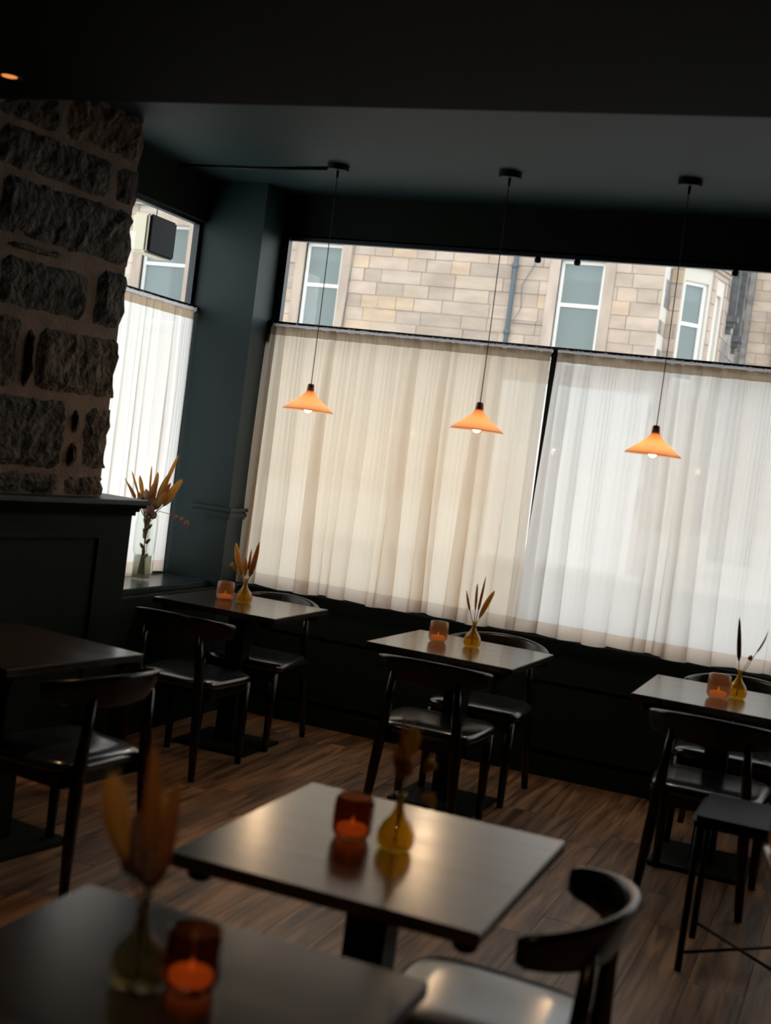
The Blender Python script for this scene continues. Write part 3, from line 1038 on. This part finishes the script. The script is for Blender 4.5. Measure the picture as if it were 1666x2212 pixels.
FY = 28.0
ten = thing('stone_tenement', 'beige sandstone tenement with white sash windows across the street', 'building', (-12, FY, -.42))
OX, OY, OZ = -12, FY, -.42
MAINX0, MAINX1 = -26.0, -5.05
WINS = [(-18.28, -16.98, 4.10, 6.56), (-13.70, -12.72, 4.02, 6.36), (-7.38, -6.36, 4.02, 6.36)]


def L3(x0, x1, y0, y1, z0, z1): return BX(x0 - OX, x1 - OX, y0 - OY, y1 - OY, z0 - OZ, z1 - OZ)


def cut(x0, x1, z0, z1, marg=.24):
    """pieces of a block left after removing window openings with margins"""
    segs = [(x0, x1)]
    for (a, b2, c0, c1) in WINS:
        a, b2, c0, c1 = a - marg, b2 + marg, c0 - .22, c1 + .30
        if z1 <= c0 + .01 or z0 >= c1 - .01: continue
        ns = []
        for (p, q) in segs:
            if q <= a or p >= b2: ns.append((p, q))
            else:
                if p < a: ns.append((p, a))
                if q > b2: ns.append((b2, q))
        segs = ns
    return [s for s in segs if s[1] - s[0] > .08]


backing = bmesh.new()
def bk(x0, x1, z0, z1): box(backing, x0 - OX, x1 - OX, .03, .5, z0 - OZ, z1 - OZ)
# backing wall with openings
xs = MAINX0
for (a, b2, c0, c1) in WINS:
    bk(xs, a, -.42, 13); bk(a, b2, -.42, c0); bk(a, b2, c1, 13); xs = b2
bk(xs, MAINX1, -.42, 13)
box(backing, MAINX0 - OX, MAINX1 - OX, .5, .9, .1, 13)
fin('backing_wall', backing, M.mortar_out, ten)
CH = .308
rf = random.Random(12)
stuff = bmesh.new()
z = 1.0
row = 0
zrow0 = 4.30 - 12 * CH   # courses counted from the rod line
zz_ = zrow0
while zz_ < 13:
    x = MAINX0 + (rf.random() * .5 - .5)
    while x < MAINX1:
        wd_ = rf.choice((.45, .62, .7, .85, 1.0, 1.15))
        a, b2 = max(x, MAINX0), min(x + wd_, MAINX1)
        vis = 4.0 < zz_ < 6.9 and a > -19.6
        if b2 - a > .05:
            for (p, q) in cut(a, b2, zz_, zz_ + CH):
                pr_ = rf.uniform(-.014, .010)
                args = (p + .006, q - .006, FY + pr_, FY + .06, zz_ + .006, zz_ + CH - .006)
                if zz_ > .9 or a < -7.8:
                    if vis: fin('stone_block', L3(*args), M.ash, ten)
                    else: box(stuff, args[0] - OX, args[1] - OX, args[2] - OY, args[3] - OY, args[4] - OZ, args[5] - OZ)
        x += wd_
    zz_ += CH
fin('distant_masonry', stuff, M.ash, ten, kind='stuff')
# white painted ground floor at the right
fin('painted_ground_floor', L3(-8.4, MAINX1 + .02, FY - .06, FY + .05, -.42, 3.55), M.white_render, ten)


def sash(parent, x0, x1, z0, z1, kind_=0, depth=.16, T=None, y=0.0):
    """sash window in local frame of parent (x along the wall, y into it)"""
    T = T or Matrix.Identity(4)
    zr = (z0 + z1) / 2 + .18 if kind_ != 2 else (z0 + z1) / 2 + .25
    bm = bmesh.new()
    f = .075
    for a in ((x0, x0 + f, z0, z1), (x1 - f, x1, z0, z1), (x0 + f, x1 - f, z1 - f, z1), (x0 + f, x1 - f, z0, z0 + f)):
        box(bm, a[0], a[1], y + depth - .05, y + depth + .03, a[2], a[3], mat=T)
    fr_ = fin('window_frame', bm, M.white_frame, parent)
    bm = bmesh.new()
    box(bm, x0 + f, x1 - f, y + depth - .03, y + depth + .03, zr - .04, zr + .04, mat=T)
    fin('meeting_rail', bm, M.white_frame, fr_)
    fin('pane', BX(x0 + f, x1 - f, y + depth, y + depth + .012, z0 + f, zr - .04, mat=T), M.pane, fr_)
    fin('pane', BX(x0 + f, x1 - f, y + depth - .01, y + depth + .002, zr + .04, z1 - f, mat=T), M.pane, fr_)
    fin('room_shadow', BX(x0, x1, y + depth + .14, y + depth + .16, z0, z1, mat=T), M.room_dark, fr_)
    if kind_ == 1:
        fin('blind', BX(x0 + f, x1 - f, y + depth + .04, y + depth + .05, z1 - .42, z1 - f, mat=T), M.blind, fr_)
    if kind_ == 0:
        fin('blind', BX(x0 + f, x1 - f, y + depth + .04, y + depth + .05, zr + .62, z1 - f, mat=T), M.blind, fr_)
    if kind_ == 2:
        fin('net_curtain', BX(x0 + f, x0 + (x1 - x0) * .62, y + depth + .05, y + depth + .06, z0, z1, mat=T), M.net, fr_)
    return fr_


def surround(parent, x0, x1, z0, z1, m_=None, T=None, mg=.24, proud=.02):
    m_ = m_ or M.dressed
    T = T or Matrix.Identity(4)
    for (a, b2) in ((x0 - mg, x0), (x1, x1 + mg)):
        fin('window_jamb', BX(a, b2, -proud, .14, z0, z1, mat=T), m_, parent)
    fin('lintel', BX(x0 - mg, x1 + mg, -proud, .14, z1, z1 + .30, mat=T), m_, parent)
    fin('sill', BX(x0 - mg, x1 + mg, -proud - .08, .14, z0 - .20, z0, mat=T), m_, parent)


for i, (a, b2, c0, c1) in enumerate(WINS):
    a, b2, c0, c1 = a - OX, b2 - OX, c0 - OZ, c1 - OZ
    surround(ten, a, b2, c0, c1)
    sash(ten, a, b2, c0, c1, (2, 0, 1)[i])
# grey pilaster strip and cream moulding right of the leftmost window
fin('grey_pilaster', L3(-16.74, -16.30, FY - .10, FY + .05, 0, 7.4), M.grey_stone, ten)
fin('cream_moulding', L3(-16.30, -15.98, FY - .06, FY + .05, 0, 7.4), M.dressed, ten)
bm = bmesh.new()
for k_ in range(3): box(bm, -20 - OX, -16.3 - OX, -.10 - .03 * k_, .02, 7.02 + .09 * k_ - OZ, 7.07 + .09 * k_ - OZ)
fin('string_course', bm, M.dressed, ten)
# drainpipe with brackets
dp = thing('drainpipe', 'blue-grey cast drainpipe running down the sandstone facade', 'pipe', (-8.42, FY - .09, -.42))
bm = bmesh.new(); tube(bm, [(0, 0, 0), (.02, 0, 5.6), (.02, 0, 7.2), (.0, 0, 12)], .055, 10); fin('pipe', bm, M.pipe, dp, True)
for zb in (1.2, 3.0, 5.05, 6.55, 8.3):
    bm = bmesh.new(); lathe(bm, [(.07, -.05), (.078, -.04), (.078, .04), (.07, .05)], 12, .015, 0, zb); fin('collar', bm, M.pipe, dp, True)
# loose cables on the facade
for pts, lb in (([(-12.35, FY - .05, 7.5), (-12.42, FY - .05, 6.0), (-12.5, FY - .05, 4.2)], 'thin cable beside the left sash window of the tenement'),
                ([(-8.0, FY - .06, 6.9), (-7.95, FY - .06, 6.2), (-8.2, FY - .06, 5.7), (-8.15, FY - .06, 5.2), (-8.3, FY - .06, 4.85), (-7.6, FY - .06, 4.85)], 'looping thin cable right of the drainpipe')):
    bm = bmesh.new(); tube(bm, pts, .010, 6)
    tag(fin('facade_cable', bm, M.pipe, None, True), lb, 'cable')

# corner building: return, canted bay, street receding
cor = thing('corner_tenement', 'grey weathered corner tenement with canted bay right of the quoins', 'building', (MAINX1, FY, -.42))
CO = Vector((MAINX1, FY, -.42))


def wallface(parent, p, q, zlo, zhi, m_, wins=(), kinds=(1,), thick=.5, split=1.9, surr=True, vis=(4.0, 6.9)):
    """coursed wall from plan point p to q with openings (s0,s1,z0,z1); room side is on the right of p->q"""
    p, q = Vector((*p, 0)) - Vector((CO.x, CO.y, 0)), Vector((*q, 0)) - Vector((CO.x, CO.y, 0))
    L = (q - p).length
    ang = math.atan2(q.y - p.y, q.x - p.x)
    T = Matrix.Translation(p) @ Matrix.Rotation(ang, 4, 'Z')
    bb = bmesh.new()
    s = 0
    for (a, b2, c0, c1) in wins:
        box(bb, s, a, .03, thick, zlo - CO.z, zhi - CO.z, mat=T); box(bb, a, b2, .03, thick, zlo - CO.z, c0 - CO.z, mat=T); box(bb, a, b2, .03, thick, c1 - CO.z, zhi - CO.z, mat=T); s = b2
    box(bb, s, L, .03, thick, zlo - CO.z, zhi - CO.z, mat=T)
    fin('backing_wall', bb, M.mortar_out, parent)
    far = bmesh.new()
    zc = zrow0
    while zc < zhi:
        s = -rf.random() * .5
        while s < L:
            wd_ = rf.choice((.45, .6, .75, .9)) * split / 1.9
            a, b2 = max(0, s), min(L, s + wd_)
            segs = [(a, b2)]
            for (u0, u1, c0, c1) in wins:
                u0, u1 = u0 - .16, u1 + .16
                if zc + CH <= c0 - .2 or zc >= c1 + .28: continue
                ns = []
                for (e, f_) in segs:
                    if f_ <= u0 or e >= u1: ns.append((e, f_))
                    else:
                        if e < u0: ns.append((e, u0))
                        if f_ > u1: ns.append((u1, f_))
                segs = ns
            for (e, f_) in segs:
                if f_ - e < .05 or zc < zlo: continue
                pr_ = rf.uniform(-.012, .01)
                if vis[0] < zc < vis[1]:
                    fin('stone_block', BX(e + .006, f_ - .006, pr_, .06, zc + .006 - CO.z, zc + CH - .006 - CO.z, mat=T), m_, parent)
                else:
                    box(far, e + .006, f_ - .006, pr_, .06, zc + .006 - CO.z, zc + CH - .006 - CO.z, mat=T)
            s += wd_
        zc += CH
    if len(far.faces): fin('distant_masonry', far, m_, parent, kind='stuff')
    else: far.free()
    for i, (a, b2, c0, c1) in enumerate(wins):
        if surr: surround(parent, a, b2, c0 - CO.z, c1 - CO.z, M.dressed, T, .16)
        sash(parent, a, b2, c0 - CO.z, c1 - CO.z, kinds[i % len(kinds)], T=T)
    return T


wallface(cor, (MAINX1, FY + .06), (MAINX1, FY + .95), -.42, 13, M.grey_stone)
wallface(cor, (MAINX1, FY + .9), (-4.78, FY + .9), -.42, 13, M.ash)
P1 = (-4.78, FY + .9); P2 = (-4.20, FY + 1.47)
P3 = (-4.02, FY + 2.55); P4 = (-4.00, FY + 5.5)
wallface(cor, P1, P2, -.42, 13, M.dressed, [(.08, .72, 4.0, 6.25)], (1,), surr=False, vis=(9, 9))
wallface(cor, P2, P3, -.42, 13, M.dressed, [(.45, .80, 4.0, 6.10)], (1,), surr=False, vis=(9, 9))
wallface(cor, P3, P4, -.42, 13, M.grey_stone, vis=(4.2, 7.3))
bm = bmesh.new()
for (pa, pb) in ((P1, P2), (P2, P3)):
    pa, pb = Vector((*pa, 0)) - Vector((CO.x, CO.y, 0)), Vector((*pb, 0)) - Vector((CO.x, CO.y, 0))
    T = Matrix.Translation(pa) @ Matrix.Rotation(math.atan2((pb - pa).y, (pb - pa).x), 4, 'Z')
    for k_ in range(3): box(bm, -.05, (pb - pa).length + .05, -.05 - .05 * k_, .05, 7.0 + .08 * k_ - CO.z - .42, 7.07 + .08 * k_ - CO.z - .42, mat=T)
fin('bay_cornice', bm, M.dressed, cor)

# far row of bays down the side street
far = thing('far_terrace', 'distant pinkish sandstone terrace with tall bay windows at the right', 'building', (-4.0, 40, -.42))
CO = Vector((-4.0, 40, -.42))
wallface(far, (-5.3, 39.0), (-4.35, 39.0), -.42, 13, M.grey_stone, vis=(5, 8.3))
wallface(far, (-4.35, 39.0), (-3.55, 39.1), -.42, 13, M.ash, vis=(5, 8.3))
wallface(far, (-3.55, 39.1), (2.0, 40.3), -.42, 13, M.ash, [(.12, .92, 4.6, 8.6), (1.9, 2.7, 4.6, 8.6)], (1,), vis=(5, 8.3))
for (x0, y0) in ((-4.42, 38.9), (-3.50, 39.0)):
    fin('pilaster', BX(x0 - CO.x - .07, x0 - CO.x + .07, y0 - CO.y - .12, y0 - CO.y + .2, 0, 13), M.grey_stone, far)
# dark shafts on corbels along the side-street wall of the corner tenement
for (y0, z0) in ((31.2, 5.75), (32.6, 5.45)):
    bm = bmesh.new()
    xx, yy, zz2 = -4.0 - MAINX1, y0 - FY, z0 + .42
    box(bm, xx - .05, xx + .16, yy - .09, yy + .09, zz2, 13)
    fin('wall_shaft', bm, M.shaft, cor)
    bm = bmesh.new()
    box(bm, xx - .05, xx + .24, yy - .20, yy + .16, zz2 - .08, zz2 + .06)
    box(bm, xx - .05, xx + .17, yy - .13, yy + .12, zz2 - .20, zz2 - .08)
    box(bm, xx - .05, xx + .10, yy - .07, yy + .07, zz2 - .36, zz2 - .20)
    fin('stone_corbel', bm, M.shaft, cor)
